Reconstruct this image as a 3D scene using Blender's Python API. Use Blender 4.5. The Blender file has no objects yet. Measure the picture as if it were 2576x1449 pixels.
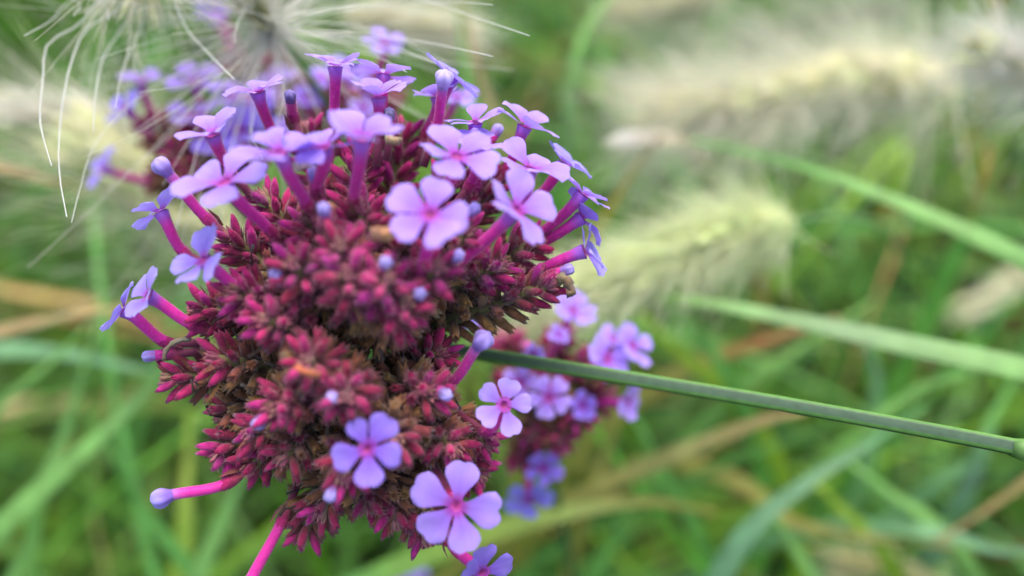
import bpy, math, random
from mathutils import Vector as V, Matrix, Quaternion, noise

rng = random.Random(11)
sc = bpy.context.scene
col = sc.collection
MM = 0.001
rad = math.radians

# ------------------------------------------------------------------ camera
TAN = math.tan(rad(32.0))                       # half of a 64 degree phone lens
cam_d = bpy.data.cameras.new('camera')
cam = bpy.data.objects.new('camera', cam_d); col.objects.link(cam)
cam_d.sensor_width = 36.0
cam_d.lens = 18.0 / TAN
cam_d.clip_start = 0.004; cam_d.clip_end = 500.0
CAM_M = Matrix.Translation((0, 0, 0.40)) @ Matrix.Rotation(rad(40.0), 4, 'X')
cam.matrix_world = CAM_M
CAM_R = CAM_M.to_3x3()
cam_d.dof.use_dof = True
cam_d.dof.focus_distance = 0.0895
cam_d.dof.aperture_fstop = cam_d.lens / 3.9     # 3.9 mm wide aperture
sc.camera = cam

# ------------------------------------------------------------------ light
SUN_EL, SUN_AZ = rad(74.0), rad(15.0)           # azimuth from +Y (ahead) towards +X
w = bpy.data.worlds.new('World'); sc.world = w; w.use_nodes = True
nt = w.node_tree
bg = nt.nodes['Background']
sky = nt.nodes.new('ShaderNodeTexSky'); sky.sky_type = 'NISHITA'; sky.sun_disc = False
sky.sun_elevation = SUN_EL; sky.sun_rotation = SUN_AZ
sky.air_density = 1.0; sky.dust_density = 4.0; sky.ozone_density = 1.0
nt.links.new(sky.outputs[0], bg.inputs[0]); bg.inputs[1].default_value = 0.14
sd = bpy.data.lights.new('sun', 'SUN'); sd.energy = 1.5; sd.angle = rad(50.0); sd.color = (1.0, 0.95, 0.87)
so = bpy.data.objects.new('sun', sd); col.objects.link(so)
sdir = V((math.sin(SUN_AZ) * math.cos(SUN_EL), math.cos(SUN_AZ) * math.cos(SUN_EL), math.sin(SUN_EL)))
so.rotation_euler = sdir.to_track_quat('Z', 'Y').to_euler()
so.location = (0, 0, 3)
sc.view_settings.view_transform = 'Standard'; sc.view_settings.look = 'None'
sc.view_settings.exposure = 1.42; sc.view_settings.gamma = 1.0
sc.view_settings.use_curve_mapping = False
sc.cycles.use_denoising = True
sc.cycles.max_bounces = 8
sc.cycles.transparent_max_bounces = 8

# ------------------------------------------------------------------ helpers
def P(u, v, d):
    """pixel of the 2576 x 1449 view and depth in mm along the optical axis -> world point"""
    k = TAN / 1288.0 * d * MM
    return CAM_M @ V(((u - 1288.0) * k, (724.5 - v) * k, -d * MM))
def D(x, y, z):
    """direction given as right / up / towards the viewer -> world"""
    return (CAM_R @ V((x, y, z))).normalized()
def lerp(a, b, t): return a + (b - a) * t
def mixc(a, b, t): return tuple(lerp(a[i], b[i], t) for i in range(3))
def smooth(t): t = max(0., min(1., t)); return t * t * (3 - 2 * t)
def jit(c, s):
    k = 1 + rng.uniform(-s, s)
    return tuple(max(0., x * k * (1 + rng.uniform(-s, s) * .4)) for x in c)
def perp(d):
    a = V((0, 0, 1)) if abs(d.z) < .9 else V((1, 0, 0))
    x = d.cross(a).normalized()
    return x, d.cross(x).normalized()
def frame_quat(z, roll=0.0):
    x, y = perp(z)
    x2 = x * math.cos(roll) + y * math.sin(roll)
    y2 = z.cross(x2)
    return Matrix((x2, y2, z)).transposed()
def spline(pts, n):
    """Catmull-Rom through points"""
    if len(pts) == 2: return [pts[0].lerp(pts[1], i / n) for i in range(n + 1)]
    q = [pts[0] * 2 - pts[1]] + list(pts) + [pts[-1] * 2 - pts[-2]]
    m = len(pts) - 1; out = []
    for i in range(n + 1):
        s = i / n * m; k = min(int(s), m - 1); t = s - k
        a, b, c, d = q[k], q[k + 1], q[k + 2], q[k + 3]
        out.append(0.5 * ((2 * b) + (c - a) * t + (2 * a - 5 * b + 4 * c - d) * t * t + (3 * b - a - 3 * c + d) * t ** 3))
    return out

def to_ground(p, turn=.22):
    """carry a stem or blade on from its last point, bending gradually down to the soil"""
    p = list(p); d = (p[-1] - p[-2]).normalized(); st_ = (p[-1] - p[-2]).length
    for _ in range(40):
        d = (d * (1 - turn) + V((0, 0, -1)) * turn).normalized()
        q = p[-1] + d * st_
        if q.z <= 0:
            k = p[-1].z / (p[-1].z - q.z); p.append(p[-1].lerp(q, k)); break
        p.append(q); st_ = min(st_ * 1.12, .045)
    if (p[-1] - p[-2]).length < .3 * st_ and len(p) > 3: p.pop(-2)
    return p
class MB:
    def __init__(s): s.v = []; s.f = []; s.c = []
    def add(s, vs, fs, cs):
        o = len(s.v); s.v += [tuple(x) for x in vs]; s.c += cs
        s.f += [tuple(i + o for i in f) for f in fs]
    def tube(s, pts, radii, cols, seg=8, cap=True, ribs=0.0, squash=None):
        n = len(pts); vs = []; cs = []; fs = []
        t = (pts[1] - pts[0]).normalized(); x, _ = perp(t)
        for i, p in enumerate(pts):
            t = (pts[min(i + 1, n - 1)] - pts[max(i - 1, 0)]).normalized()
            x = (x - t * x.dot(t)).normalized(); y = t.cross(x)
            for k in range(seg):
                a = 2 * math.pi * k / seg
                r = radii[i] * (1 + (ribs if k % 2 else -ribs))
                vs.append(p + x * (r * math.cos(a)) + y * (r * math.sin(a))); cs.append(cols[i])
        for i in range(n - 1):
            for k in range(seg):
                k2 = (k + 1) % seg
                fs.append((i * seg + k, i * seg + k2, (i + 1) * seg + k2, (i + 1) * seg + k))
        if cap:
            vs.append(pts[0]); cs.append(cols[0]); vs.append(pts[-1]); cs.append(cols[-1])
            b = n * seg
            for k in range(seg):
                k2 = (k + 1) % seg
                fs.append((b, k2, k)); fs.append((b + 1, (n - 1) * seg + k, (n - 1) * seg + k2))
        s.add(vs, fs, cs)
    def ribbon(s, pts, widths, cols, side, fold=0.0):
        """blade: three vertices across, folded along the midrib"""
        n = len(pts); vs = []; cs = []; fs = []
        for i, p in enumerate(pts):
            t = (pts[min(i + 1, n - 1)] - pts[max(i - 1, 0)]).normalized()
            sd_ = side[i] if isinstance(side, list) else side
            x = sd_ - t * sd_.dot(t)
            x = x.normalized() if x.length > 1e-9 else perp(t)[0]
            nn = t.cross(x); w2 = widths[i] * .5
            c = cols[i]
            vs += [p - x * w2, p - nn * (w2 * fold), p + x * w2]; cs += [c, mixc(c, (c[0] * 1.25, c[1] * 1.2, c[2] * 1.2), .8), c]
        for i in range(n - 1):
            a = i * 3
            fs += [(a, a + 1, a + 4, a + 3), (a + 1, a + 2, a + 5, a + 4)]
        s.add(vs, fs, cs)
    def thread(s, pts, r0, r1, c0, c1):
        n = len(pts)
        s.tube(pts, [lerp(r0, r1, i / (n - 1)) for i in range(n)], [mixc(c0, c1, i / (n - 1)) for i in range(n)], seg=3, cap=False)
    def hair(s, p, d, side, ln, wd, c):
        s.add([p - side * wd, p + side * wd, p + d * ln], [(0, 1, 2)], [c] * 3)
    def mesh(s, name, m):
        me = bpy.data.meshes.new(name); me.from_pydata(s.v, [], s.f)
        at = me.attributes.new('Col', 'FLOAT_COLOR', 'POINT')
        at.data.foreach_set('color', [x for c in s.c for x in (c[0], c[1], c[2], 1.0)])
        me.polygons.foreach_set('use_smooth', [True] * len(me.polygons))
        me.materials.append(m); return me
    def build(s, name, m, parent=None):
        return link(name, s.mesh(name, m), parent)

def link(name, me, parent=None, M=None):
    o = bpy.data.objects.new(name, me); col.objects.link(o)
    if parent is not None:
        o.parent = parent
        if parent.type == 'EMPTY': o.matrix_parent_inverse = Matrix.Translation(parent.location).inverted()
    if M is not None: o.matrix_basis = M
    return o
def thing(name, label, cat, loc, group=None):
    o = bpy.data.objects.new(name, None); col.objects.link(o); o.location = loc
    o.empty_display_size = .01
    return tag(o, label, cat, group)
def tag(o, label, cat, group=None, kind=None):
    o['label'] = label; o['category'] = cat
    if group: o['group'] = group
    if kind: o['kind'] = kind
    return o

# ------------------------------------------------------------------ materials
def mat(name, rough=.5, transl=0.0, sheen=0.0, nscale=2000., namt=.15, bump=0.0, objcol=True, spec=.35, tcol=(1, 1, 1)):
    m = bpy.data.materials.new(name); m.use_nodes = True
    t = m.node_tree; N = t.nodes; L = t.links
    b = N['Principled BSDF']; out = N['Material Output']
    at = N.new('ShaderNodeAttribute'); at.attribute_name = 'Col'
    c = at.outputs['Color']
    if objcol:
        oi = N.new('ShaderNodeObjectInfo'); mx = N.new('ShaderNodeMix'); mx.data_type = 'RGBA'; mx.blend_type = 'MULTIPLY'
        mx.inputs[0].default_value = 1.0
        L.new(c, mx.inputs[6]); L.new(oi.outputs['Color'], mx.inputs[7]); c = mx.outputs[2]
    tc = N.new('ShaderNodeTexCoord'); nz = N.new('ShaderNodeTexNoise')
    L.new(tc.outputs['Object'], nz.inputs['Vector']); nz.inputs['Scale'].default_value = nscale; nz.inputs['Detail'].default_value = 3.0
    mr = N.new('ShaderNodeMapRange'); mr.inputs[1].default_value = .3; mr.inputs[2].default_value = .7
    mr.inputs[3].default_value = 1 - namt; mr.inputs[4].default_value = 1 + namt
    L.new(nz.outputs['Fac'], mr.inputs[0])
    vm = N.new('ShaderNodeVectorMath'); vm.operation = 'SCALE'
    L.new(c, vm.inputs[0]); L.new(mr.outputs[0], vm.inputs['Scale'])
    L.new(vm.outputs[0], b.inputs['Base Color'])
    b.inputs['Roughness'].default_value = rough; b.inputs['Specular IOR Level'].default_value = spec
    if sheen: b.inputs['Sheen Weight'].default_value = sheen; b.inputs['Sheen Roughness'].default_value = .5
    if bump:
        bp = N.new('ShaderNodeBump'); bp.inputs['Strength'].default_value = bump; bp.inputs['Distance'].default_value = .0002
        L.new(nz.outputs['Fac'], bp.inputs['Height']); L.new(bp.outputs[0], b.inputs['Normal'])
    if transl:
        tr = N.new('ShaderNodeBsdfTranslucent'); ms = N.new('ShaderNodeMixShader'); ms.inputs[0].default_value = transl
        tv = N.new('ShaderNodeVectorMath'); tv.operation = 'MULTIPLY'; tv.inputs[1].default_value = tcol
        L.new(vm.outputs[0], tv.inputs[0]); L.new(tv.outputs[0], tr.inputs['Color'])
        L.new(b.outputs[0], ms.inputs[1]); L.new(tr.outputs[0], ms.inputs[2]); L.new(ms.outputs[0], out.inputs['Surface'])
    return m
M_petal = mat('petal_lilac', .6, .38, .25, 1100, .11, .35, spec=.15)
M_tube = mat('corolla_tube', .55, .15, .3, 1800, .12, .2, spec=.25)
M_calyx = mat('calyx', .85, .10, .22, 1500, .3, .4, spec=.08)
M_stem = mat('stem_green', .5, .05, 0, 900, .12, .2, spec=.25)
M_grass = mat('grass_leaf', .45, .42, 0, 180, .22, .1, spec=.3, tcol=(1.1, 1.15, .6))
M_bris = mat('bristle', .45, .6, .2, 150, .05, 0, spec=.3)
M_dry = mat('dry_tissue', .8, .15, .2, 1200, .3, .5, spec=.15)

# ------------------------------------------------------------------ ground
def soil():
    m = bpy.data.materials.new('soil'); m.use_nodes = True
    t = m.node_tree; N = t.nodes; L = t.links; b = N['Principled BSDF']
    tc = N.new('ShaderNodeTexCoord')
    nz = N.new('ShaderNodeTexNoise'); nz.inputs['Scale'].default_value = 40; nz.inputs['Detail'].default_value = 8
    L.new(tc.outputs['Object'], nz.inputs['Vector'])
    cr = N.new('ShaderNodeValToRGB')
    cr.color_ramp.elements[0].color = (.022, .026, .010, 1); cr.color_ramp.elements[1].color = (.07, .06, .032, 1)
    L.new(nz.outputs['Fac'], cr.inputs[0]); L.new(cr.outputs[0], b.inputs['Base Color'])
    b.inputs['Roughness'].default_value = .9
    bp = N.new('ShaderNodeBump'); bp.inputs['Distance'].default_value = .01; bp.inputs['Strength'].default_value = .6
    L.new(nz.outputs['Fac'], bp.inputs['Height']); L.new(bp.outputs[0], b.inputs['Normal'])
    return m
gm = bpy.data.meshes.new('ground')
gm.from_pydata([(-150, -150, 0), (150, -150, 0), (150, 150, 0), (-150, 150, 0)], [], [(0, 1, 2, 3)])
gm.materials.append(soil())
g = link('ground', gm); g['kind'] = 'structure'

# ------------------------------------------------------------------ grass mass
GREENS = [(.080, .22, .020), (.105, .275, .030), (.066, .21, .040), (.14, .32, .060), (.16, .32, .022), (.105, .30, .075), (.21, .36, .035)]
STRAW = [(.42, .31, .13), (.36, .30, .10), (.30, .17, .07), (.48, .40, .20)]
def arch(root, az, ln, lean, droop, n=9, wob=0.0):
    """blade path: leaves the ground upright and bends over under its own weight"""
    p = root.copy(); el = rad(90 - lean); pts = [p.copy()]; st = ln / n
    for i in range(n):
        el -= rad(droop) / n * (0.5 + i / n)
        az += wob * rng.uniform(-1, 1)
        p = p + V((math.cos(az) * math.cos(el), math.sin(az) * math.cos(el), math.sin(el))) * st
        if p.z < .004: p.z = .004
        pts.append(p.copy())
    return pts
def blade_into(mb, pts, wmax, c, tipc=None, fold=.25):
    n = len(pts)
    az = (pts[-1] - pts[0]); sd_ = V((-az.y, az.x, 0))
    sd_ = sd_.normalized() if sd_.length > 1e-6 else V((1, 0, 0))
    sd_ = (sd_ + V((rng.uniform(-.5, .5), rng.uniform(-.5, .5), rng.uniform(-.6, .6)))).normalized()
    ws = [wmax * (0.65 + .35 * smooth(i / n * 3)) * (1 - smooth((i / (n - 1) - .45) / .55) * .93) for i in range(n)]
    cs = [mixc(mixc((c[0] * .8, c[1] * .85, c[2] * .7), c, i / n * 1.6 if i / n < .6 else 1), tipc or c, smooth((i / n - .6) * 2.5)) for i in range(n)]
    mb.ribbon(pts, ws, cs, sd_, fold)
KEEP = [P(1000, 700, 95), P(1900, 1000, 95), P(600, 300, 120), P(1500, 400, 110), P(2400, 1000, 95), P(200, 300, 100), P(200, 1100, 100), P(1000, 1300, 95)]
CAMP = CAM_M.translation
def depth(p): return -(CAM_M_INV @ p).z * 1000
CAM_M_INV = CAM_M.inverted()
def pix(p):
    q = CAM_M_INV @ p
    if q.z > -.001: return None
    k = TAN / 1288.0 * -q.z
    return q.x / k + 1288, 724.5 - q.y / k, -q.z * 1000
def near_ok(pts, lim=140):
    for p in pts:
        q = pix(p)
        if q is None: continue
        if q[2] < lim and -300 < q[0] < 2900 and -300 < q[1] < 1750: return False
        if (p - CAMP).length < .1: return False
    return True
def grass_field():
    mb = MB()
    cnt = 0
    for k in range(1500):
        x = rng.uniform(-.9, .9); y = rng.uniform(-.25, 1.7)
        inv = abs(x) < .25 + .6 * max(0, y)
        if not inv and rng.random() < .5: continue
        tint = rng.choice(GREENS)
        for j in range(rng.randint(5, 9)):
            r = V((x + rng.gauss(0, .012), y + rng.gauss(0, .012), 0))
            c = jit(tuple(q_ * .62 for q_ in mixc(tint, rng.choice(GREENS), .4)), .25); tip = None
            if rng.random() < .035: c = jit(rng.choice(STRAW), .2)
            elif rng.random() < .08: tip = jit(rng.choice(STRAW), .2)
            ln = rng.uniform(.14, .36)
            for _ in range(3):
                pts = arch(r, rng.uniform(0, 2 * math.pi), ln, rng.uniform(4, 38), rng.uniform(40, 150), 9, .10)
                if near_ok(pts, 165): break
                ln *= .75
            else: continue
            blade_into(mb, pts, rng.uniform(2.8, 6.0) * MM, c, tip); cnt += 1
    # upper layer: long blades arching over the rest
    for k in range(620):
        x = rng.uniform(-.55, .55); y = rng.uniform(-.05, .75)
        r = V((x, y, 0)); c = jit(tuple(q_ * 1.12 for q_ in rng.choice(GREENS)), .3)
        if rng.random() < .035: c = jit(rng.choice(STRAW), .2)
        tip = jit(rng.choice(STRAW), .2) if rng.random() < .07 else None
        ln = rng.uniform(.24, .42)
        for _ in range(4):
            pts = arch(r, rng.uniform(0, 2 * math.pi), ln, rng.uniform(4, 30), rng.uniform(60, 150), 12, .06)
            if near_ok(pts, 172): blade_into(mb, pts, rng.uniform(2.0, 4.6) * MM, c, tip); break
            ln *= .85
    o = mb.build('grass', M_grass)
    tag(o, 'tangled green and straw grass blades filling the bed behind the flowers', 'grass', kind='stuff')
grass_field()

# ------------------------------------------------------------------ single grass blades
def leaf(label, pts, width, colours, root=None, twist=0.0, fold=.2, face=.93, tip=(0.25, .25), group=None):
    """one blade along pixel/depth points; root: 0 or -1 = which end runs down to the ground"""
    p = [P(q[0], q[1], q[2] * .92) for q in pts]
    cs = list(colours)
    if root == 0: p = p[::-1]; cs = cs[::-1]
    nv_ = len(p) - 1
    if root is not None: p = to_ground(p)
    p = p[::-1]
    n = 6 * (len(p) - 1); pp = spline(p, n); mb = MB()
    wd = []; cc = []; sides = []
    for i in range(n + 1):
        t = i / n
        wt = lerp(tip[0] if root is None else .8, 1, smooth(t / .2)) * lerp(1, tip[1], smooth((t - .7) / .3))
        wd.append(width * MM * wt)
        s = min(1, (1 - t) * (len(p) - 1) / nv_) * (len(cs) - 1); k = min(int(s), len(cs) - 2)
        cc.append(jit(tuple(q_ * .86 for q_ in mixc(cs[k], cs[k + 1], s - k)), .04))
        tg = (pp[min(i + 1, n)] - pp[max(i - 1, 0)]).normalized()
        view = (CAMP - pp[i]).normalized()
        sv = tg.cross(view).normalized(); nv = sv.cross(tg)
        a = math.acos(face) + twist * (t - .5)
        opt = [sv * math.cos(q_) + nv * math.sin(q_) for q_ in (a, -a)]
        sides.append(max(opt, key=lambda q_: abs(q_.cross(tg).z)))
    mb.ribbon(pp, wd, cc, sides, fold)
    o = mb.build('grass_blade', M_grass)
    return tag(o, label, 'grass blade', group)
g1, g2, g3, gy = (.12, .33, .07), (.20, .42, .11), (.085, .28, .07), (.24, .39, .035)
st, tan, rust, oliv = (.46, .36, .16), (.40, .29, .14), (.33, .16, .06), (.28, .27, .07)
leaf('long arching green blade passing under the large cream plume', [(1640, 335, 190), (1880, 382, 180), (2080, 440, 170), (2300, 525, 162), (2480, 605, 157), (2640, 690, 152)], 4.0, [g1, g1, g2, g2, g1], -1, .4)
leaf('long pale green blade running above and alongside the verbena stem', [(1330, 690, 172), (1560, 725, 162), (1800, 765, 155), (2050, 815, 150), (2300, 870, 146), (2640, 945, 140)], 4.0, [g2, g2, (.22, .36, .17), g2], -1, .3)
leaf('tan and olive blade slanting up to the underside of the verbena stem', [(1270, 1345, 215), (1490, 1232, 195), (1760, 1118, 180), (1930, 1055, 172), (2030, 1035, 168)], 4.4, [oliv, oliv, (.36, .34, .13), tan, tan], 0, .2)
leaf('broad blue-green blade rising from the lower edge beneath the stem', [(1780, 1500, 175), (1880, 1340, 172), (2020, 1220, 172), (2180, 1120, 175), (2330, 1020, 185)], 5.2, [(.12, .27, .15), (.15, .31, .17), (.14, .29, .15), g3], 0, .3)
leaf('yellow-green blade bowing low under the verbena flower head', [(880, 1480, 175), (1180, 1355, 178), (1440, 1285, 182), (1640, 1262, 188), (1800, 1290, 200)], 5.0, [g1, gy, (.27, .36, .08), oliv, oliv], 0, .2)
leaf('olive yellow blade lying almost level among green blades', [(1900, 1240, 215), (2000, 1315, 205), (2180, 1350, 198), (2400, 1375, 195)], 5.0, [oliv, (.30, .28, .06), oliv, (.3, .3, .1)], 0, .2)
leaf('short tan dry blade with a curled end near an olive blade', [(2360, 1360, 185), (2470, 1290, 180), (2590, 1205, 175), (2700, 1120, 172)], 4.2, [tan, tan, (.42, .33, .14), tan], -1, .3)
leaf('straw coloured dry blade pointing at the violet pair of florets', [(-120, 850, 172), (0, 832, 170), (110, 806, 168), (240, 782, 168), (360, 765, 172)], 3.7, [tan, tan, st, st], 0, .2)
leaf('reddish tan blade crossing the fine bristles of the leaning plume', [(-60, 410, 178), (60, 432, 180), (170, 465, 184), (330, 498, 192)], 3.6, [tan, (.38, .24, .13), tan, oliv], 0, .2)
leaf('light green blade slanting up from the corner past the closed bud', [(-60, 1390, 180), (120, 1215, 176), (260, 1090, 178), (400, 950, 186), (520, 830, 200)], 4.6, [g2, g2, g1, g2], 0, .25)
leaf('bright yellow-green upright blade behind the closed bud', [(478, 1040, 240), (470, 1180, 225), (462, 1330, 215), (450, 1500, 208)], 6.5, [gy, (.26, .36, .05), gy, gy], -1, .1)
leaf('green blade leaning right beneath the closed bud', [(480, 1500, 195), (545, 1340, 192), (600, 1220, 195), (680, 1050, 205)], 5.2, [g2, g2, g1, g1], 0, .2)
leaf('brownish stalk-like blade standing behind the highest florets', [(1150, -40, 185), (1180, 90, 185), (1212, 200, 187), (1262, 330, 190), (1330, 470, 200)], 3.0, [(.34, .26, .14), (.36, .25, .14), (.3, .27, .13), oliv], -1, .1)
leaf('orange brown dead blade tip below the cream plume', [(2490, 360, 205), (2478, 430, 205), (2455, 500, 208), (2420, 600, 214)], 4.5, [(.36, .22, .04), (.38, .21, .04), (.3, .3, .08), g1], -1, .1)
leaf('rust brown dead blade tucked under the pale green blade', [(1780, 905, 205), (1890, 868, 200), (2000, 832, 196), (2110, 800, 196)], 4.8, [oliv, rust, (.34, .18, .07), tan], 0, .2)
leaf('ochre dry blade slanting beneath the two cream plumes', [(1480, 610, 188), (1540, 515, 178), (1600, 420, 170), (1665, 340, 165)], 2.8, [(.40, .30, .07), (.42, .31, .08), tan, (.44, .33, .2)], 0, .1)
leaf('white papery dry sheath lying across the ochre blade', [(1515, 362, 165), (1570, 350, 165), (1640, 347, 166), (1740, 352, 172)], 3.4, [(.42, .44, .32), (.52, .51, .47), (.50, .45, .36), (.4, .36, .22)], None, .1)
leaf('slim green blade rising beside the brownish stalk', [(1250, 560, 220), (1195, 330, 205), (1165, 120, 200), (1150, -60, 198)], 3.6, [g1, g2, g2, (.2, .33, .16)], 0, .1)
leaf('pale green blade rising behind the tall side of the flower head', [(1560, -40, 215), (1480, 60, 210), (1440, 200, 210), (1430, 360, 216), (1400, 500, 225)], 5.5, [g2, g2, (.2, .34, .16), g1], -1, .2)
leaf('dull green blade passing behind the stem joint', [(2380, 1330, 215), (2450, 1190, 205), (2500, 1050, 205), (2580, 900, 215)], 5.2, [(.13, .26, .17), (.15, .28, .18), g1, g1], 0, .2)

def more(labels, group, rows):
    for label, (u0, v0, d0, u1, v1, d1, wd_, c, root) in zip(labels, rows):
        um, vm = (u0 + u1) / 2 + rng.uniform(-14, 14), (v0 + v1) / 2 + rng.uniform(-14, 14)
        eu, ev = u1 + (u1 - u0) * .35, v1 + (v1 - v0) * .35
        leaf(label, [(u0, v0, d0), (um, vm, (d0 + d1) / 2), (u1, v1, d1), (eu, ev, d1 + 8)], wd_, [c, jit(c, .1), c], root, .3, group=group)
bl = (.17, .36, .17)
more(['yellow-green blade rising left between the small verbena head and the rust blade',
      'mid green blade close beside a yellow-green one near the rust brown blade',
      'green blade rising behind the tan and olive blade under the verbena stem',
      'yellow-green blade crossing the broad blue-green blade',
      'light green blade at the foot of the broad blue-green blade',
      'bluish green blade hanging upright between the long pale blade and verbena stem',
      'light green blade tucked between the long pale blade and the stem joint',
      'short bluish green blade under the stem joint',
      'dull olive blade standing near the small blurred verbena head',
      'bluish green blade lying level over the blurred yellow cream plume',
      'light green blade crossing under the rust brown blade',
      'green blade rising under the bowed yellow-green blade',
      'light green blade slanting from the verbena stem towards the olive yellow blade'], 'blurred green blades under the verbena stem', [
    (1815, 972, 205, 1600, 778, 195, 4.6, gy, 0), (1825, 935, 200, 1690, 780, 190, 4.0, g1, 0), (1718, 1270, 205, 1625, 1100, 195, 4.2, g1, 0),
    (2190, 1350, 200, 2060, 1222, 195, 4.2, gy, 0), (2050, 1460, 190, 1955, 1305, 188, 3.8, g2, 0), (2205, 1000, 215, 2180, 860, 210, 4.5, bl, 0),
    (2250, 1022, 200, 2410, 945, 196, 3.8, g2, 0), (2390, 1195, 205, 2470, 1110, 200, 4.8, bl, 0), (1500, 1215, 205, 1560, 1040, 200, 3.6, oliv, 0),
    (2410, 1352, 190, 2590, 1388, 186, 4.2, bl, 0), (1930, 930, 205, 2130, 800, 200, 4.0, g2, 0), (1500, 1449, 195, 1560, 1330, 192, 4.2, g1, 0), (2330, 1300, 195, 2160, 1180, 195, 4.0, g2, 0)])
more(['very thin light green blade slanting under the straw coloured blade',
      'light green upright blade crossing the slanting corner blade',
      'light green blade below the spot where two corner blades cross',
      'green blade slanting down past the closed bud',
      'bluish green blade lying level under the straw coloured blade'], 'blurred green blades under the violet florets', [
    (20, 1000, 190, 225, 815, 186, 2.0, g2, 0), (112, 1215, 195, 214, 915, 190, 3.6, g2, 0), (28, 1460, 185, 110, 1225, 182, 3.4, g2, 0),
    (475, 1430, 195, 280, 1135, 190, 3.8, g1, 0), (10, 880, 200, 345, 928, 196, 4.6, bl, 0)])

# ------------------------------------------------------------------ feathertop plumes
CREAM, CREAMG = (.86, .84, .68), (.66, .70, .36)
def plume(label, axis, nb, blen, spread, stem, corer=2.6, body=CREAMG, bris=CREAM, bw=.10, explicit=(), back=0.0, burst=0, group='feathery grass plumes among the verbena', spk=90):
    """axis: base -> tip pixel/depth points; stem: pixel/depth points from the base on, then down to the ground"""
    ax = spline([P(*q) for q in axis], 24)
    sp = [ax[0]] + [P(*q) for q in stem]
    sp = spline(to_ground(sp), 40)
    t = thing('feathertop_plume', label, 'plume', sp[-1], group)
    mb = MB(); mb.tube(sp, [lerp(.55, 1.0, i / 40) * MM for i in range(41)], [jit((.13, .24, .09), .05) for _ in sp], seg=6)
    mb.build('stem', M_stem, t)
    mb = MB()                                               # rachis and its pointed spikelets
    mb.tube(ax, [lerp(.8, .3, i / 24) * MM for i in range(25)], [(.30, .36, .12)] * 25, seg=6)
    for i in range(spk):
        s = (i + .5) / spk; k = s * 24; a = int(k)
        p = ax[a].lerp(ax[min(a + 1, 24)], k - a); tg = (ax[min(a + 1, 24)] - ax[max(a - 1, 0)]).normalized()
        x, y = perp(tg); ph = i * 2.39996
        o = x * math.cos(ph) + y * math.sin(ph)
        o = (o + V((rng.gauss(0, .3), rng.gauss(0, .3), rng.gauss(0, .3)))).normalized(); dr = (tg * rng.uniform(1.0, 1.6) + o * .45).normalized(); ln = rng.uniform(6, 11) * MM
        rr = corer * rng.uniform(.20, .32) * MM * (1 - .4 * s)
        c0 = jit(body, .15); c1 = jit(mixc(body, bris, .6), .1)
        p = p + o * corer * .25 * MM
        mb.tube([p, p + dr * ln * .35, p + dr * ln * .7, p + dr * ln], [rr * .5, rr, rr * .7, rr * .08], [c0, c0, c1, c1], seg=5, cap=False)
    mb.build('seed_head', M_bris, t)
    mb = MB()
    for i in range(nb):
        s = rng.random() ** .9; k = s * 23.9; a = int(k)
        p = ax[a].lerp(ax[a + 1], k - a); tg = (ax[min(a + 1, 24)] - ax[max(a - 1, 0)]).normalized()
        x, y = perp(tg); ph = rng.uniform(0, 2 * math.pi); o = x * math.cos(ph) + y * math.sin(ph)
        th = rad(rng.uniform(*spread)) * (1 - .35 * s) + rad(back) * max(0, 1 - s * 5)
        dr = (tg * math.cos(th) + o * math.sin(th)).normalized()
        ln = blen * MM * (.3 + .75 * rng.random() ** 1.6) * (1 - .3 * s)
        bend = (tg * rng.uniform(-.1, .45) + V((rng.gauss(0, .2), rng.gauss(0, .2), rng.gauss(-.1, .2)))) * ln
        pts = [p + o * MM + dr * ln * u + bend * u * u * .6 for u in (0, .25, .5, .75, 1)]
        if not near_ok(pts, 92): continue
        mb.thread(pts, bw * MM, bw * .35 * MM, jit(bris, .12), jit(mixc(bris, (.85, .83, .75), .6), .1))
        if i % 2 == 0:                                      # downy lower half of the bristle
            for _ in range(5):
                u = rng.uniform(.02, .5); j = min(int(u * 4), 3)
                b = pts[j].lerp(pts[j + 1], u * 4 - j); sd_ = V((rng.gauss(0, 1), rng.gauss(0, 1), rng.gauss(0, 1))).normalized()
                mb.hair(b, (dr + sd_ * .5).normalized(), perp(dr)[0], rng.uniform(3, 6) * MM, .05 * MM, jit(bris, .1))
    for i in range(burst):                                  # bristles standing out all round the base of the plume
        dr = V((rng.gauss(0, 1), rng.gauss(0, 1), rng.gauss(0, 1))).normalized()
        ln = blen * MM * (.12 + .78 * rng.random() ** 2); p = ax[0].lerp(ax[3], rng.random())
        bend = V((rng.gauss(0, .2), rng.gauss(0, .2), rng.gauss(-.1, .2))) * ln
        pts = [p + dr * ln * u + bend * u * u for u in (0, .25, .5, .75, 1)]
        if near_ok(pts, 93): mb.thread(pts, bw * 1.2 * MM, bw * .35 * MM, jit(bris, .08), jit(bris, .08))
    o = mb.build('bristle_fluff', M_bris, t); o['kind'] = 'stuff'
    for e in explicit:
        m_ = len(e[0]) - 1
        pts = spline([P(q[0], q[1], q[2] + 7 * math.sin(math.pi * k_ / m_)) for k_, q in enumerate(e[0])], 16); mb = MB()
        r = e[1] if len(e) > 1 else .14
        mb.thread(pts, r * .85 * MM, r * .42 * MM, (.86, .86, .80), (.90, .90, .86))
        mb.build('bristle', M_bris, t)
    return t

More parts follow.
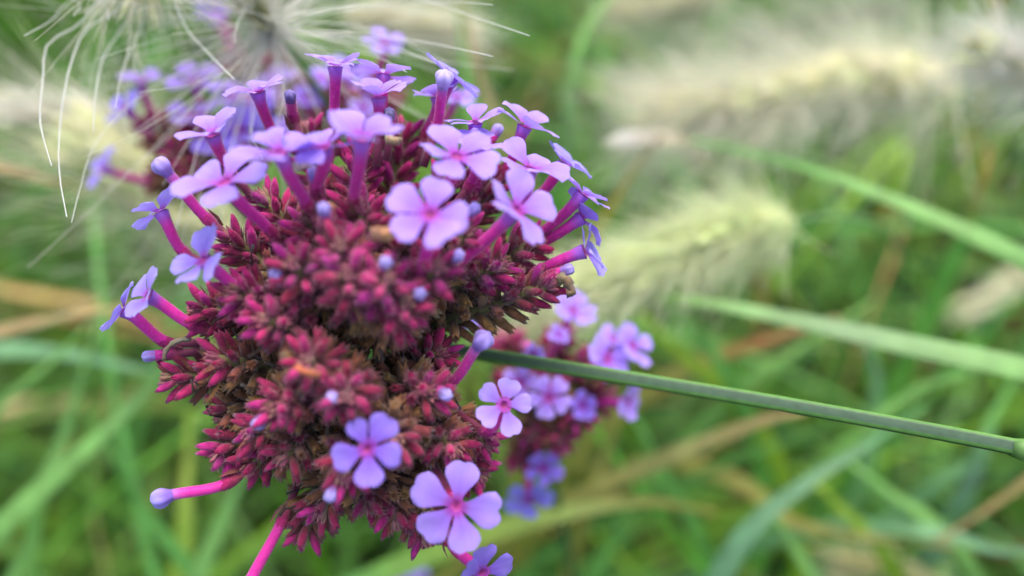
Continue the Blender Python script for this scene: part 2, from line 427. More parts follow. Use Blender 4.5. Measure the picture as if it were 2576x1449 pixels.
# plume whose base shows over the flower head, its body leaving the picture upwards
plume('feathery plume with long white bristles, its base just over the flower head',
      [(690, 80, 118), (655, 35, 114), (600, -50, 110), (540, -150, 106)], 260, 46, (25, 95), [(745, 150, 124), (806, 232, 132), (860, 330, 150)],
      corer=1.6, body=(.52, .52, .20), bris=(.88, .87, .80), bw=.08, back=45, spk=24, burst=200, explicit=[
        ([(690, 80, 118), (800, 83, 112), (960, 93, 104), (1100, 112, 98), (1240, 142, 94)], .11),
        ([(690, 80, 118), (780, 108, 112), (900, 130, 104), (960, 148, 98), (1024, 182, 93)], .11),
        ([(690, 80, 118), (830, 90, 112), (960, 112, 104), (1040, 138, 98), (1110, 165, 94)], .11),
        ([(690, 60, 118), (860, 25, 112), (1000, 12, 106), (1130, 5, 100), (1240, 12, 96)], .10),
        ([(720, 40, 118), (900, -20, 110), (1050, -5, 102), (1200, 45, 97), (1332, 90, 93)], .11),
        ([(690, 80, 118), (560, 150, 112), (430, 195, 106), (330, 260, 100), (240, 360, 95), (200, 480, 93), (180, 560, 92)], .10),
        ([(690, 80, 118), (600, 62, 112), (500, 78, 107), (380, 105, 102), (240, 150, 98)], .08),
        ([(690, 80, 118), (640, 190, 112), (570, 290, 106), (510, 340, 102), (480, 440, 100), (430, 620, 99)], .10),
        ([(690, 80, 118), (680, 180, 111), (650, 260, 105), (632, 330, 98), (660, 400, 95)], .09),
        ([(690, 80, 118), (700, 160, 112), (712, 230, 105), (705, 290, 98)], .08),
        ([(690, 80, 118), (610, 40, 110), (520, -20, 104), (440, -60, 100)], .10)])
plume('pale plume hanging in from above with long curling white bristles',
      [(330, -330, 118), (340, -230, 116), (352, -130, 114), (360, -60, 112)], 90, 30, (10, 60), [(330, -480, 122), (200, -600, 140)],
      corer=2.0, bw=.07, spk=40, explicit=[
        ([(362, -70, 112), (300, 20, 106), (215, 75, 100), (170, 190, 94), (150, 330, 91), (150, 440, 90), (168, 545, 89)], .17),
        ([(362, -70, 112), (260, -10, 106), (200, 60, 102), (120, 110, 97), (108, 200, 93), (100, 290, 91), (110, 350, 90), (130, 416, 89)], .17),
        ([(362, -70, 112), (350, 0, 108), (300, 80, 104), (258, 150, 100), (240, 240, 97), (235, 330, 95)], .14),
        ([(362, -70, 112), (370, 0, 108), (350, 80, 104), (310, 170, 100), (290, 270, 97)], .13),
        ([(362, -70, 112), (430, -40, 106), (445, 20, 102), (475, 80, 100), (530, 140, 98), (590, 200, 97)], .17),
        ([(340, -90, 112), (180, 0, 105), (130, 50, 100), (60, 90, 97)], .12),
        ([(340, -90, 112), (170, -30, 106), (200, 10, 101), (185, 40, 98)], .10),
        ([(340, -90, 112), (240, -30, 106), (268, 20, 101), (275, 50, 98)], .10)])
plume('leaning yellow-green plume ending in a white tuft beside the maroon verbena head',
      [(690, 740, 170), (540, 600, 162), (390, 480, 156), (240, 380, 151)], 620, 46, (15, 88), [(720, 740, 180), (800, 900, 200)],
      corer=11.0, body=(.66, .71, .32), bris=(.90, .90, .66), bw=.09, spk=240)
plume('white bristle tuft pointing left behind the leaning plume', [(330, 330, 160), (260, 300, 156), (160, 284, 150), (60, 276, 147)], 220, 20, (0, 6), [(480, 430, 170), (600, 620, 190)],
      corer=3.0, body=(.9, .88, .76), bris=(.93, .91, .84), bw=.13, spk=40)
plume('large cream fluffy plume lying level above the green blades',
      [(2400, 212, 208), (2200, 190, 204), (1980, 228, 200), (1800, 262, 198), (1660, 285, 196)], 2300, 36, (30, 90), [(2520, 198, 212), (2700, 190, 220), (2800, 260, 230)],
      corer=9.5, body=(.92, .91, .52), bris=(.93, .92, .78), bw=.13, back=35, spk=170)
plume('pale green plume just under the large cream plume',
      [(1985, 560, 160), (1850, 585, 154), (1680, 645, 148), (1500, 712, 143), (1400, 750, 141)], 4600, 19, (10, 62), [(2080, 545, 168), (2200, 560, 190)],
      corer=5.0, body=(.82, .88, .46), bris=(.86, .93, .60), bw=.12, spk=320)
plume('plume with white bristles entering beside the end of the cream plume',
      [(2760, 250, 165), (2660, 205, 162), (2560, 165, 160), (2500, 140, 158)], 900, 22, (15, 80), [(2900, 330, 175), (3000, 460, 190)],
      corer=3.6, body=(.84, .86, .32), bris=(.92, .92, .86), bw=.14)
plume('small blurred cream plume low among grass past the pale green blade',
      [(2680, 640, 270), (2600, 680, 262), (2510, 735, 258), (2440, 775, 255)], 260, 14, (15, 60), [(2760, 640, 280), (2850, 700, 300)], corer=5.0, body=(.62, .64, .36), bw=.14)
plume('blurred yellow cream plume low under the tan curled blade',
      [(2420, 1560, 205), (2350, 1500, 203), (2240, 1440, 202), (2130, 1425, 204)], 260, 14, (10, 50), [(2480, 1640, 215), (2520, 1720, 230)], corer=5.5, body=(.62, .60, .26), bris=(.66, .66, .42), bw=.14)
plume('distant pale plume behind the stalk-like brownish blade',
      [(860, 40, 215), (960, 50, 215), (1060, 62, 215), (1150, 80, 215)], 420, 26, (15, 75), [(820, 120, 225), (800, 300, 240)], corer=4.5, body=(.62, .60, .38), bw=.12)
plume('distant yellowish plume standing over the pale green blade',
      [(1850, -60, 280), (1760, -10, 280), (1660, 15, 280), (1560, 25, 280)], 420, 24, (15, 75), [(1900, 100, 290), (1900, 300, 300)], corer=5.5, body=(.58, .58, .26), bw=.14)
plume('distant wispy green plume behind the large cream plume',
      [(2300, 20, 260), (2150, 30, 258), (2000, 60, 256), (1880, 110, 255)], 500, 40, (20, 90), [(2400, 100, 270), (2450, 250, 290)], corer=3.0, body=(.34, .42, .2), bris=(.52, .60, .42), bw=.12)

# ------------------------------------------------------------------ verbena
MAG, MAG2, MAROON, BROWN, BROWN2 = (.36, .018, .105), (.36, .022, .165), (.19, .022, .05), (.090, .048, .020), (.26, .135, .055)
def calyx_into(mb, M, age, hairs=36, seg=10, style=False):
    """age 1 = young and magenta, 0 = old and brown; unit: mm along +Z"""
    if age > .62: tipc = mixc(MAG, MAG2, rng.random()); base = mixc((.17, .09, .035), tipc, .45)
    elif age > .40: tipc = mixc(MAROON, MAG, (age - .40) / .22 * .8); base = mixc(BROWN2, tipc, .35)
    else: tipc = mixc(jit(BROWN2, .3), MAROON, max(0, (age - .15) / .25) * .75); base = jit(BROWN, .3)
    tipc = jit(tipc, .18)
    L = 3.1; young = age > .5
    prof = [(0, .24), (.12, .38), (.38, .52), (.60, .55), (.82, .45)]
    vs = []; cs = []; fs = []
    for t, r in prof:
        for k in range(seg):
            a = 2 * math.pi * k / seg; rr = r * (1.06 if k % 2 == 0 else .93)
            vs.append(M @ V((rr * math.cos(a), rr * math.sin(a), t * L))); cs.append(mixc(base, tipc, smooth(t * 1.5)))
    for k in range(seg):
        a = 2 * math.pi * k / seg
        z, r = (1.14, .12 if young else .46) if k % 2 == 0 else (.95, .32 if young else .44)
        vs.append(M @ V((r * math.cos(a), r * math.sin(a), z * L)))
        cs.append(tuple(x * (1.15 if k % 2 == 0 else .9) for x in tipc))
    n = len(prof) + 1
    for i in range(n - 1):
        for k in range(seg):
            k2 = (k + 1) % seg
            fs.append((i * seg + k, i * seg + k2, (i + 1) * seg + k2, (i + 1) * seg + k))
    vs.append(M @ V((0, 0, .84 * L))); cs.append(tuple(x * .6 for x in tipc))
    b = (n - 1) * seg
    for k in range(seg): fs.append((b + k, b + (k + 1) % seg, len(vs) - 1))
    mb.add(vs, fs, cs)
    # narrow pointed bract at the foot
    bc = mixc(base, (.10, .05, .025), .5); a = rng.uniform(0, 6.28)
    R = Matrix.Rotation(a, 4, 'Z')
    q = [V((-.32, -.55, .1)), V((.32, -.55, .1)), V((.34, -.85, 1.1)), V((-.34, -.85, 1.1)), V((0, -.98, 2.3 + rng.random() * .4))]
    mb.add([M @ (R @ x) for x in q], [(0, 1, 2, 3), (3, 2, 4)], [bc, bc, bc, bc, mixc(bc, tipc, .3)])
    R3 = M.to_3x3()
    for _ in range(hairs):
        a = rng.uniform(0, 6.28); t = rng.uniform(.2, 1.05); r = .54 if t < .85 else .36
        p = M @ V((r * math.cos(a), r * math.sin(a), t * L))
        dr = (R3 @ V((math.cos(a) * .9 + rng.gauss(0, .25), math.sin(a) * .9 + rng.gauss(0, .25), rng.uniform(.2, .9))))
        sd_ = R3 @ V((-math.sin(a), math.cos(a), 0))
        mb.hair(p, dr, sd_, rng.uniform(.3, .6), .026, mixc(tipc, (.62, .40, .40), .32))
    if style:
        p0 = M @ V((0, 0, 1.0 * L)); p1 = M @ V((rng.gauss(0, .3), rng.gauss(0, .3), 1.35 * L)); p2 = M @ V((rng.gauss(0, .5), rng.gauss(0, .5), 1.62 * L))
        s = M.to_scale()[0]
        mb.tube([p0, p1, p2], [.10 * s, .10 * s, .17 * s], [(.03, .02, .015)] * 3, seg=5)
AGES = [0.05, .22, .42, .55, .72, .9]
CAL_MESH = []
for a in AGES:
    row = []
    for k in range(3):
        mb = MB(); calyx_into(mb, Matrix.Identity(4), a, 90); row.append(mb.mesh('calyx', M_calyx))
    CAL_MESH.append(row)

def petal_mesh(L, W, bend, cup, notch, twist):
    mb = MB(); vs = []; cs = []; fs = []; nt_, ns = 9, 8
    for i in range(nt_ + 1):
        t = i / nt_; w_ = W * .5 * (.26 + .74 * smooth(t / .8))
        for j in range(ns + 1):
            s = j / ns * 2 - 1
            y = L * t * (1 - (notch * math.exp(-(s / .28) ** 2) + .24 * abs(s) ** 2.6) * t)
            x = s * w_
            z = bend * L * (.35 * t - t * t) + cup * abs(s) ** 2 * W * t + twist * s * t * W
            z += .07 * t * math.sin(7 * t + 3 * s) + .05 * t * math.sin(9 * s + 2 * t)
            vs.append(V((y + .42, x, z)))
            c = mixc((.42, .05, .40), (.38, .20, .80), smooth(t / .28))
            c = mixc(c, (.47, .32, .89), smooth((t - .25) / .6))
            v = 1 - .12 * math.exp(-(s / .10) ** 2) * (1 - t) - .05 * (.5 + .5 * math.cos(s * 22))
            cs.append(tuple(q * v for q in c))
    for i in range(nt_):
        for j in range(ns):
            a = i * (ns + 1) + j; fs.append((a, a + 1, a + ns + 2, a + ns + 1))
    mb.add(vs, fs, cs); return mb.mesh('petal', M_petal)
PETALS = [petal_mesh(2.95 + .25 * rng.uniform(-1, 1), 2.5 + .2 * rng.uniform(-1, 1), rng.uniform(-.05, .30), rng.uniform(-.03, .09), rng.uniform(.05, .14), rng.uniform(-.14, .14)) for _ in range(9)]

def tube_into(mb, base, d0, end, d1, r0, r1, c0, c1, flare=1.0, hairs=70, n=10):
    ln = (end - base).length
    b = [base, base + d0 * ln * .38, end - d1 * ln * .38, end]
    pts = []
    for i in range(n + 1):
        t = i / n; u = 1 - t
        pts.append(b[0] * u ** 3 + b[1] * 3 * u * u * t + b[2] * 3 * u * t * t + b[3] * t ** 3)
    rs = [lerp(r0, r1, smooth(i / n)) * (flare if i == n else 1 + (flare - 1) * .4 if i == n - 1 else 1) for i in range(n + 1)]
    cs = [mixc(c0, c1, smooth((i / n - .72) / .28)) for i in range(n + 1)]
    mb.tube(pts, rs, cs, seg=10, cap=False)
    for _ in range(hairs):
        s = rng.uniform(.1, .95) * n; k = int(s); p = pts[k].lerp(pts[k + 1], s - k); tg = (pts[k + 1] - pts[k]).normalized()
        x, y = perp(tg); a = rng.uniform(0, 6.28); o = x * math.cos(a) + y * math.sin(a)
        mb.hair(p + o * rs[k] * .95, (o + tg * rng.uniform(-.2, .8)).normalized(), tg.cross(o), rng.uniform(.2, .42) * MM, .02 * MM, mixc(c0, (.8, .6, .75), .5))
    return pts

class Verbena:
    def __init__(s, label, core, stem, group='flowering verbena plants', stemw=(1.0, 1.05)):
        sp = [P(*q) for q in stem]
        sp = to_ground(sp, .12)
        n = 60; pp = spline(sp, n); s.stem_pts = pp
        s.core = P(*core)
        s.root = thing('verbena_plant', label, 'verbena', pp[-1], group)
        # square, ridged stem
        mb = MB(); vs = []; cs = []; fs = []; m = 16
        x, _ = perp((pp[1] - pp[0]).normalized())
        for i, p in enumerate(pp):
            tg = (pp[min(i + 1, n)] - pp[max(i - 1, 0)]).normalized()
            x = CAM_R @ V((0, 0, 1)); x = (x - tg * x.dot(tg)).normalized(); y = tg.cross(x)
            r = lerp(stemw[0], stemw[1], min(1, i / n * 2)) * MM
            for k in range(m):
                a = 2 * math.pi * k / m + rad(32)
                kk = k % 4
                rr = r * (1.18, .97, .90, .97)[kk]
                vs.append(p + x * rr * math.cos(a) + y * rr * math.sin(a))
                cs.append(jit((.10, .24, .04) if kk == 0 else (.042, .082, .045), .05))
        for i in range(n):
            for k in range(m):
                k2 = (k + 1) % m; fs.append((i * m + k, i * m + k2, (i + 1) * m + k2, (i + 1) * m + k))
        mb.add(vs, fs, cs); mb.build('stem', M_stem, s.root)
        s.mass = MB(); s.cand = []; s.spk = 0
    def spike(s, tip, n=48, start=.24, length=1.0, young=.5, bend=.12, solo=True, hairs=10, base=None, scale=1.0):
        T = P(*tip); B = P(*base) if base else s.core
        d = (T - B); ln = d.length; dr = d.normalized()
        T = T - dr * 2.0 * MM
        midp = B.lerp(T, .5) + V((rng.gauss(0, 1), rng.gauss(0, 1), rng.gauss(0, 1))).normalized() * bend * ln * .25
        ax = spline([B, midp, T], 20)
        mb = MB()
        mb.tube(ax, [lerp(1.0, .55, i / 20) * MM * scale for i in range(21)], [mixc((.07, .075, .03), (.20, .19, .07), i / 20) for i in range(21)], seg=8)
        tg = (ax[-1] - ax[-3]).normalized(); x, y = perp(tg)
        for k in range(9):                                       # pale green scales at the growing tip
            a = k * 2.4; r = .15 + .09 * k; o = x * math.cos(a) + y * math.sin(a)
            p = ax[-1] + o * r * MM * .55; dd = (tg + o * r * .5).normalized()
            cc = mixc((.30, .28, .11), MAG2, .25 + rng.random() * .5)
            mb.tube([p, p + dd * .6 * MM, p + dd * 1.4 * MM], [.25 * MM, .30 * MM, .04 * MM], [cc, cc, mixc(cc, MAG, .4)], seg=5, cap=False)
        so_ = mb.build('flower_spike', M_calyx, s.root)
        for i in range(n):
            q = (i + .5) / n; t = start + (1 - start) * q ** .85
            k = t * 20; a = min(int(k), 19); p = ax[a].lerp(ax[a + 1], k - a)
            tg = (ax[min(a + 2, 20)] - ax[max(a - 1, 0)]).normalized(); x, y = perp(tg)
            ph = i * 2.39996 + s.spk * 1.3; o = x * math.cos(ph) + y * math.sin(ph)
            th = rad(lerp(78, 38, q ** 1.2) + rng.uniform(-9, 9))
            dd = (tg * math.cos(th) + o * math.sin(th)).normalized()
            sc_ = scale * lerp(.82, 1.04, smooth(q / .45)) * lerp(1.0, .80, smooth((q - .75) / .25)) * rng.uniform(.88, 1.1)
            age = (q - .78) * 1.5 + young + rng.uniform(-.15, .15)
            M = Matrix.Translation(p + o * .55 * MM * scale) @ (frame_quat(dd, rng.uniform(0, 6)).to_4x4()) @ Matrix.Scale(sc_ * MM, 4)
            if solo: s.cand.append((M, age, so_, dd))
            else: calyx_into(s.mass, M, age, hairs, seg=8)
        s.spk += 1
        return so_
    def finish(s, limit=300, hairs=14):
        def score(c):
            M, age, so_, dd = c; p = M.translation + dd * 2 * MM
            v = (CAMP - p).normalized()
            out = (p - s.core).length * 1000
            return dd.dot(v) * 1.2 + out * .12 - (p - CAMP).length * 1000 * .03
        s.cand.sort(key=score, reverse=True)
        for i, (M, age, so_, dd) in enumerate(s.cand):
            if i < limit:
                k = min(range(len(AGES)), key=lambda j: abs(AGES[j] - age))
                o = link('calyx', CAL_MESH[k][rng.randrange(3)], so_, M)
                v = rng.uniform(.78, 1.15); o.color = (v * rng.uniform(.92, 1.1), v * rng.uniform(.8, 1.2), v * rng.uniform(.8, 1.2), 1)
            else:
                calyx_into(s.mass, M, age, hairs, seg=10, style=age < .45 and rng.random() < .10)
        o = s.mass.build('calyx_mass', M_calyx, s.root); o['kind'] = 'stuff'
    def floret(s, u, v, d, bu, bv, bd, N, size=1.0, roll=0.0, elev=18, tint=(1, 1, 1), tubew=1.0, d0=None, drop=()):
        T = P(u, v, d); B = P(bu, bv, bd); N = D(*N)
        sp = (B - s.core).normalized()
        dd0 = D(*d0) if d0 else (sp + (T - B).normalized()).normalized()
        mb = MB()
        tc = jit((.62, .022, .30), .12); tc2 = tuple(a * b for a, b in zip((.40, .14, .62), tint))
        k = size
        if s.solo_calyx: s.seat(B, dd0)
        mb.tube([B - sp * 4 * MM, B - sp * 2 * MM, B], [.5 * MM] * 3, [(.2, .03, .07)] * 3, seg=8)
        tube_into(mb, B, dd0, T, N, .60 * MM * tubew, .66 * MM * tubew, tc, tc2, 1.35)
        # throat: magenta pit
        x, y = perp(N)
        vs = [T - N * .5 * MM]; cs = [(.20, .01, .10)]
        for j in range(12):
            a = j / 12 * 2 * math.pi; vs.append(T + N * .06 * MM + (x * math.cos(a) + y * math.sin(a)) * .82 * MM * tubew); cs.append((.45, .06, .34))
        mb.add(vs, [(0, 1 + j, 1 + (j + 1) % 12) for j in range(12)], cs)
        f = mb.build('floret', M_tube, s.root)
        for j in range(5):
            if j in drop: continue
            a = roll + j * 2 * math.pi / 5 + rng.uniform(-.15, .15)
            r = x * math.cos(a) + y * math.sin(a)
            e = rad(elev + rng.uniform(-13, 13)); rr = (r * math.cos(e) + N * math.sin(e)).normalized()
            side = N.cross(r).normalized(); nn = rr.cross(side)
            R = Matrix((rr, side, nn)).transposed().to_4x4()
            o = link('petal', rng.choice(PETALS), f, Matrix.Translation(T) @ R @ Matrix.Scale(size * MM * rng.uniform(.88, 1.08), 4))
            q = rng.uniform(.93, 1.05); o.color = (tint[0] * q, tint[1] * q, tint[2] * q, 1)
        return f
    def bud(s, u, v, d, bu, bv, bd, r=.85, tint=(1, 1, 1), pale=.0):
        """closed corolla on its tube"""
        T = P(u, v, d); B = P(bu, bv, bd); dr = (T - B).normalized(); sp = (B - s.core).normalized()
        mb = MB(); tc = jit((.62, .022, .30), .1)
        if s.solo_calyx: s.seat(B, (sp + dr).normalized())
        mb.tube([B - sp * 4 * MM, B - sp * 2 * MM, B], [.5 * MM] * 3, [(.2, .03, .07)] * 3, seg=8)
        tube_into(mb, B, (sp + dr).normalized(), T, dr, .58 * MM, .60 * MM, tc, mixc(tc, (.36, .2, .6), .6), 1.0, 60)
        f = mb.build('bud', M_tube, s.root)
        mb = MB(); n = 9; x, y = perp(dr); vs = []; cs = []; fs = []; m = 20
        for i in range(n + 1):
            t = i / n; rr = (lerp(.60, r, smooth(t / .55)) if t < .55 else r * math.sqrt(max(0, 1 - ((t - .55) / .47) ** 2))) if i < n else .02
            for k in range(m):
                a = 2 * math.pi * k / m; q = rr * (1 + .13 * math.cos(5 * a) * smooth(t * 2))
                vs.append(T + dr * (t * 2.3 * r - .5) * MM + (x * math.cos(a) + y * math.sin(a)) * q * MM)
                c = mixc((.36, .18, .64), (.52, .41, .90), smooth(t * 1.2)); c = mixc(c, (.8, .75, .9), pale)
                cs.append(tuple(p * w_ * (.88 + .12 * math.cos(5 * a)) for p, w_ in zip(c, tint)))
        for i in range(n):
            for k in range(m):
                k2 = (k + 1) % m; fs.append((i * m + k, i * m + k2, (i + 1) * m + k2, (i + 1) * m + k))
        mb.add(vs, fs, cs); mb.build('folded_petals', M_petal, f)
    solo_calyx = False
    def seat(s, B, d):
        """the calyx a corolla tube grows out of"""
        M = Matrix.Translation(B - d * 1.3 * MM) @ frame_quat(d, rng.uniform(0, 6)).to_4x4() @ Matrix.Diagonal((1.3, 1.3, 1.0)).to_4x4() @ Matrix.Scale(MM, 4)
        calyx_into(s.mass, M, rng.uniform(.6, .9), 40)
    def dot(s, u, v, d, r=.62):
        """lilac bud tip just showing out of its calyx"""
        a = P(u, v, d); dr = (a - s.core).normalized(); a -= dr * 2.6 * MM; b = a - dr * 2.2 * MM
        q = pix(b); e = pix(a); s.bud(u, v, e[2], q[0] + u - e[0], q[1] + v - e[1], q[2], r, (.92, .92, 1.0), .12)
    def withered(s, pts, w_, cols):
        """shrivelled brown corolla: a crumpled tube"""
        pp = spline([P(*q) for q in pts], 12); mb = MB()
        rs = [w_ * MM * rng.uniform(.65, 1.2) * (1 - .3 * i / 12) for i in range(13)]
        cc = [jit(mixc(cols[0], cols[1], i / 12), .25) for i in range(13)]
        mb.tube(pp, rs, cc, seg=9, ribs=.22)
        mb.build('withered_floret', M_dry, s.root)

main = Verbena('large sharp verbena flower head on a green stem crossing the picture',
               (905, 850, 99), [(905, 850, 99), (1080, 870, 105), (1240, 896, 104), (1600, 955, 99.5), (2000, 1022, 95), (2400, 1095, 90.5), (2590, 1133, 88.5), (2800, 1180, 87), (3200, 1290, 90)], stemw=(.92, .98))
S = main.spike; main.solo_calyx = True
# upper dome
for tip, yg in [((765, 290, 99), .88), ((905, 330, 94), .82), ((1025, 290, 99), .95), ((1165, 400, 93), .82), ((1275, 425, 95), .58), ((1385, 590, 92), .50), ((1418, 705, 89), .42),
                ((640, 460, 92), .60), ((545, 570, 91), .55), ((760, 520, 82), .58), ((915, 500, 81), .58), ((1060, 520, 80), .60), ((1200, 560, 82), .55), ((1290, 650, 88), .48),
                ((850, 600, 75.5), .55), ((985, 690, 74), .68), ((720, 650, 77), .60), ((560, 720, 82), .58), ((455, 770, 89), .58), ((1120, 660, 77), .50),
                ((640, 800, 78), .52), ((870, 680, 74.5), .45), ((1035, 752, 76), .58)]:
    S(tip, young=yg + .02)
# lower lobe
for tip, yg in [((385, 955, 91), .62), ((760, 905, 76), .55), ((500, 900, 86), .48), ((668, 1035, 79), .64), ((870, 1000, 75.5), .66), ((515, 1170, 90), .60), ((865, 1225, 79), .64),
                ((1135, 885, 90), .55), ((1110, 995, 82), .60), ((1262, 1130, 91), .55), ((1235, 1220, 93), .52), ((748, 1392, 93), .42), ((1090, 1390, 91), .48),
                ((930, 1312, 89), .35), ((1170, 1150, 85), .50), ((600, 1205, 89), .52), ((800, 1330, 89), .40), ((1010, 1350, 90), .45), ((600, 1110, 85), .50), ((690, 1180, 84), .40), ((520, 1050, 91), .22), ((1010, 1130, 79), .40), ((1140, 1340, 93), .48)]:
    S(tip, young=yg - .12, base=(905, 935, 99), n=46)
pink, blue, vio, std = (.97, .98, 1.08), (.84, 1.0, 1.08), (.72, .70, .95), (1.02, 1.02, 1.04)
F = main.floret
F(648, 232, 91, 690, 345, 95, (-.12, .86, .42), 1.08, .3, 26, pink)
F(843, 168, 91, 842, 305, 94, (0, .95, .25), 1.06, 1.2, 22, pink)
F(965, 190, 94, 960, 300, 96, (.05, .98, .02), 1.18, .5, 10, std)
F(952, 245, 89, 955, 330, 92, (0, .92, .35), 1.02, .9, 28, pink)
F(1140, 195, 94, 1090, 330, 97, (.55, .82, .0), 1.3, .2, 8, blue)
F(1100, 245, 95, 1070, 340, 98, (-.1, .95, .2), 1.1, .7, 18, std)
F(1195, 308, 90, 1170, 400, 93, (.08, .9, .40), 1.05, .6, 18, pink)
F(1210, 365, 87, 1180, 470, 91, (.05, .90, .45), 1.16, 1.1, 14, std)
F(1320, 318, 91, 1272, 430, 94, (.42, .85, .30), 1.15, .4, 20, pink)
F(1148, 395, 80, 1110, 500, 84, (.10, .72, .69), 1.28, .5, 16, pink)
F(1335, 425, 86, 1310, 520, 90, (.25, .80, .55), 1.15, .9, 20, pink)
F(1418, 412, 93, 1340, 510, 96, (.55, .82, .10), 1.15, .1, 24, blue)
F(1465, 488, 90, 1355, 590, 94, (.62, .76, .18), 1.2, .6, 22, pink)
F(1462, 548, 92, 1350, 620, 95, (.80, .58, -.08), 1.1, .3, 16, std)
F(1470, 632, 90, 1330, 690, 93, (.93, .30, .22), 1.05, 1.0, 24, blue)
F(1083, 540, 75, 1055, 690, 80, (.02, .42, .90), 1.22, .95, 12, (1.02, 1.0, 1.08))
F(1298, 530, 79, 1150, 665, 85, (.55, .55, .62), 1.25, .7, 16, (1.0, .98, 1.06))
F(910, 350, 76.5, 890, 510, 82, (.12, .86, .50), 1.25, .75, 24, pink)
F(815, 370, 79, 795, 490, 84, (-.1, .85, .52), 1.22, .3, 16, pink)
F(705, 385, 76, 775, 520, 82, (-.12, .84, .52), 1.38, .5, 16, pink)
F(565, 460, 80, 690, 590, 85, (-.25, .72, .65), 1.40, .85, 16, (.98, 1.02, 1.06))
F(535, 340, 86, 575, 420, 90, (-.20, .85, .48), 1.16, .5, 24, pink)
F(405, 535, 91.5, 468, 640, 94, (-.50, .85, .08), 1.12, .2, 20, blue)
F(512, 655, 82, 655, 765, 86, (-.50, .55, .66), 1.18, .2, 16, blue)
F(372, 745, 87, 505, 825, 90, (-.62, .42, .66), 1.05, .55, 18, blue)
F(312, 780, 89.5, 432, 865, 92, (-.80, .50, .32), 1.0, .1, 18, blue)
F(925, 1128, 77, 935, 1120, 83, (0, .18, .98), 1.02, .30, 10, vio)
F(1148, 1272, 82, 1130, 1240, 88, (.05, .05, 1), 1.32, .62, 10, (.88, .88, .96))
F(1268, 1018, 85, 1215, 1085, 90, (.12, .18, .96), .98, .45, 10, (1.05, 1.1, 1.05))
F(1212, 1440, 86, 1140, 1372, 89, (.35, -.15, .92), 1.05, .5, 12, vio)
F(610, 1500, 91, 715, 1300, 93, (-.4, -.9, .1), 1.05, .5, 16, vio)
main.bud(418, 430, 87, 530, 560, 91, .95)
main.bud(425, 1247, 88, 585, 1207, 90, 1.05, (.9, .95, 1.05))
main.bud(1205, 868, 85, 1120, 965, 89, 1.05, (1.05, 1, 1.05))
main.bud(1115, 212, 88, 1095, 335, 92, .95, (1.1, 1.1, 1.05), .25)
main.bud(730, 245, 92, 740, 300, 95, .62, (.55, .55, .6))
main.bud(980, 285, 90, 985, 315, 92, .55, (.8, .8, .75), .4)
for q in [(815, 528, 75), (970, 662, 73), (695, 692, 76.5), (1150, 645, 77), (1190, 528, 80), (1055, 740, 75), (1120, 992, 80), (835, 1000, 74.5), (832, 1243, 78), (652, 1063, 78.5), (378, 895, 90), (1425, 680, 89), (1250, 330, 96), (790, 440, 80)]:
    main.dot(*q)
main.withered([(1405, 700, 89), (1425, 705, 88.5), (1432, 722, 88.2), (1440, 735, 88), (1425, 738, 88)], .62, [(.22, .16, .09), (.10, .065, .035)])
main.withered([(945, 590, 77), (960, 585, 75.5), (975, 592, 75), (985, 602, 75)], .75, [(.45, .22, .10), (.38, .20, .10)])
main.withered([(745, 418, 80), (765, 414, 79.5), (785, 412, 79.5)], .50, [(.70, .60, .46), (.62, .52, .40)])
main.withered([(480, 850, 90), (440, 860, 89), (418, 880, 88.5), (412, 905, 88.5)], .34, [(.30, .26, .18), (.12, .09, .06)])
main.withered([(745, 930, 76.5), (775, 938, 76), (805, 945, 76)], .5, [(.42, .12, .05), (.36, .10, .05)])
main.withered([(975, 350, 84), (992, 355, 83.5), (1008, 352, 84)], .45, [(.40, .30, .17), (.3, .22, .12)])
main.finish()
# leaf joint on the stem at the picture's edge
p = P(2572, 1131, 88.6); tdir = (P(2800, 1180, 87) - P(2590, 1133, 88.5)).normalized(); x, y = perp(tdir)
mb = MB(); mb.tube([p - tdir * 1.2 * MM, p, p + tdir * 1.4 * MM], [.95 * MM, 1.22 * MM, .95 * MM], [(.07, .15, .04), (.11, .22, .05), (.08, .17, .04)], seg=12)
for a0 in (D(.2, -.9, .4), D(.2, .9, .4)):
    pts = [p + a0 * .9 * MM, p + a0 * 1.8 * MM + tdir * 1.2 * MM, p + a0 * 3.4 * MM + tdir * 5 * MM, p + a0 * 4.5 * MM + tdir * 11 * MM]
    mb.ribbon(spline(pts, 8), [w_ * MM for w_ in (1.2, 1.8, 2.2, 2.3, 2.2, 1.9, 1.4, .9, .3)], [(.22, .36, .08)] * 9, tdir.cross(a0), .35)
mb.build('leaf_joint', M_stem, main.root)

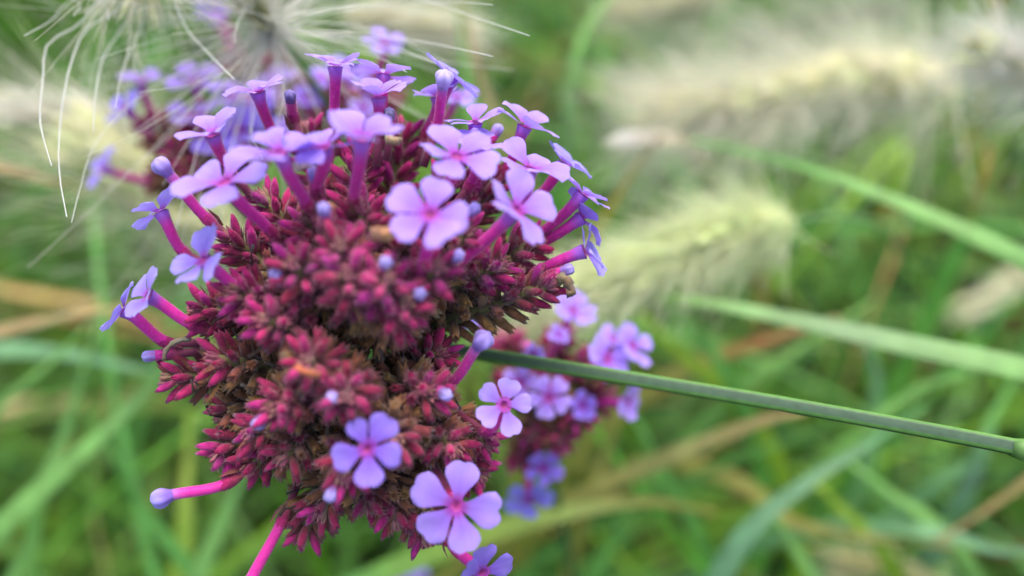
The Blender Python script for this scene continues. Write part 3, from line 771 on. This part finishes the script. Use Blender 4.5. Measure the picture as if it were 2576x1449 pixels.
def back_plant(label, core, stem, spikes, florets, tint=(1, 1, 1), n=34, scale=1.0):
    v = Verbena(label, core, stem, stemw=(.8, .9))
    for tip, yg in spikes: v.spike(tip, n, .30, young=yg, solo=False, hairs=4, scale=scale)
    c = pix(v.core)
    for (u, w_, d, N, sz, tn) in florets:
        a = P(u, w_, d); dr = (a - v.core).normalized(); b = pix(a - (dr * .5 + D(*N) * .5).normalized() * 7 * MM)
        v.floret(u, w_, d, b[0], b[1], b[2], N, sz, rng.uniform(0, 6), 16, tn)
    o = v.mass.build('calyx_mass', M_calyx, v.root); o['kind'] = 'stuff'
    return v
back_plant('blurred maroon verbena head beside the leaning yellow-green plume', (560, 470, 136),
           [(560, 470, 136), (620, 540, 142), (740, 700, 160), (900, 900, 190)],
           [((345, 290, 128), .58), ((420, 380, 124), .50), ((360, 445, 130), .35), ((470, 280, 130), .55), ((540, 330, 126), .55), ((600, 290, 132), .5), ((640, 380, 126), .5), ((480, 440, 122), .4)],
           [(355, 205, 128, (.1, .8, .5), 1.0, std), (315, 272, 126, (-.4, .6, .6), 1.12, blue), (262, 425, 130, (-.6, .3, .7), 1.1, blue), (490, 210, 127, (.0, .75, .6), 1.3, std), (490, 292, 124, (-.1, .7, .65), 1.2, std),
            (580, 240, 128, (0, .7, .7), 1.1, std), (600, 330, 122, (.1, .5, .85), 1.2, vio), (640, 300, 126, (.2, .6, .75), 1.2, vio), (550, 360, 122, (-.1, .5, .85), 1.1, vio), (690, 330, 128, (.1, .7, .7), 1.1, std)])
back_plant('very blurred verbena head under the base of the long-bristled plume', (760, 330, 150),
           [(760, 330, 150), (800, 420, 158), (860, 640, 180), (940, 900, 210)],
           [((560, 130, 146), .45), ((675, 120, 146), .42), ((790, 180, 146), .45), ((890, 200, 144), .5), ((1020, 230, 142), .55), ((600, 260, 140), .45), ((960, 300, 138), .55)],
           [(545, 45, 145, (-.1, .8, .5), 1.2, std), (540, 5, 148, (-.2, .8, .5), 1.2, std), (650, 250, 134, (0, .7, .7), 1.2, std), (815, 195, 136, (0, .8, .6), 1.15, pink), (880, 185, 136, (.1, .8, .6), 1.2, pink), (925, 215, 134, (.2, .8, .6), 1.1, pink),
            (965, 112, 122, (.1, .7, .7), .95, pink), (700, 200, 138, (0, .8, .6), 1.1, std), (1145, 245, 118, (.2, .8, .5), 1.0, std), (915, 270, 130, (0, .6, .8), .8, std), (770, 250, 136, (0, .6, .8), 1.1, vio)])
back_plant('smaller blurred verbena head half hidden behind the green stem', (1340, 1010, 134),
           [(1340, 1010, 134), (1360, 1080, 142), (1400, 1250, 165), (1440, 1450, 195)],
           [((1265, 830, 128), .55), ((1420, 830, 124), .62), ((1510, 900, 122), .60), ((1545, 1000, 124), .52), ((1480, 1060, 120), .5), ((1390, 940, 118), .55), ((1340, 1110, 122), .40), ((1310, 1190, 128), .45), ((1420, 1120, 122), .45), ((1260, 960, 124), .42)],
           [(1440, 785, 120, (.3, .75, .55), 1.2, pink), (1588, 872, 118, (.6, .4, .7), 1.1, pink), (1525, 905, 117, (.4, .4, .8), 1.1, pink), (1545, 855, 121, (.3, .7, .6), .8, std), (1580, 1010, 121, (.8, .1, .6), 1.0, std),
            (1380, 1000, 114, (.1, .3, .95), 1.0, std), (1308, 962, 116, (-.1, .5, .85), .85, std), (1365, 1178, 124, (.2, -.2, .95), .95, vio), (1330, 1255, 128, (0, -.5, .85), 1.15, (.72, .92, 1.05)),
            (1188, 795, 122, (-.3, .6, .7), 1.15, (.85, 1.15, 1.1)), (1465, 1020, 119, (.2, 0, .95), .7, vio), (1340, 890, 113, (.3, -.5, .8), .55, pink), (1405, 845, 117, (.2, .5, .8), .5, pink)], n=34, scale=.95)
back_plant('dim verbena head hanging low in the grass under the main flower head', (1040, 1560, 190),
           [(1040, 1560, 190), (1080, 1640, 200), (1120, 1760, 220)],
           [((1045, 1480, 186), .5), ((980, 1530, 186), .45), ((1110, 1520, 186), .45)],
           [(1045, 1430, 184, (0, .6, .8), 1.0, vio), (1010, 1465, 182, (-.2, .5, .8), 1.0, vio)], n=24)
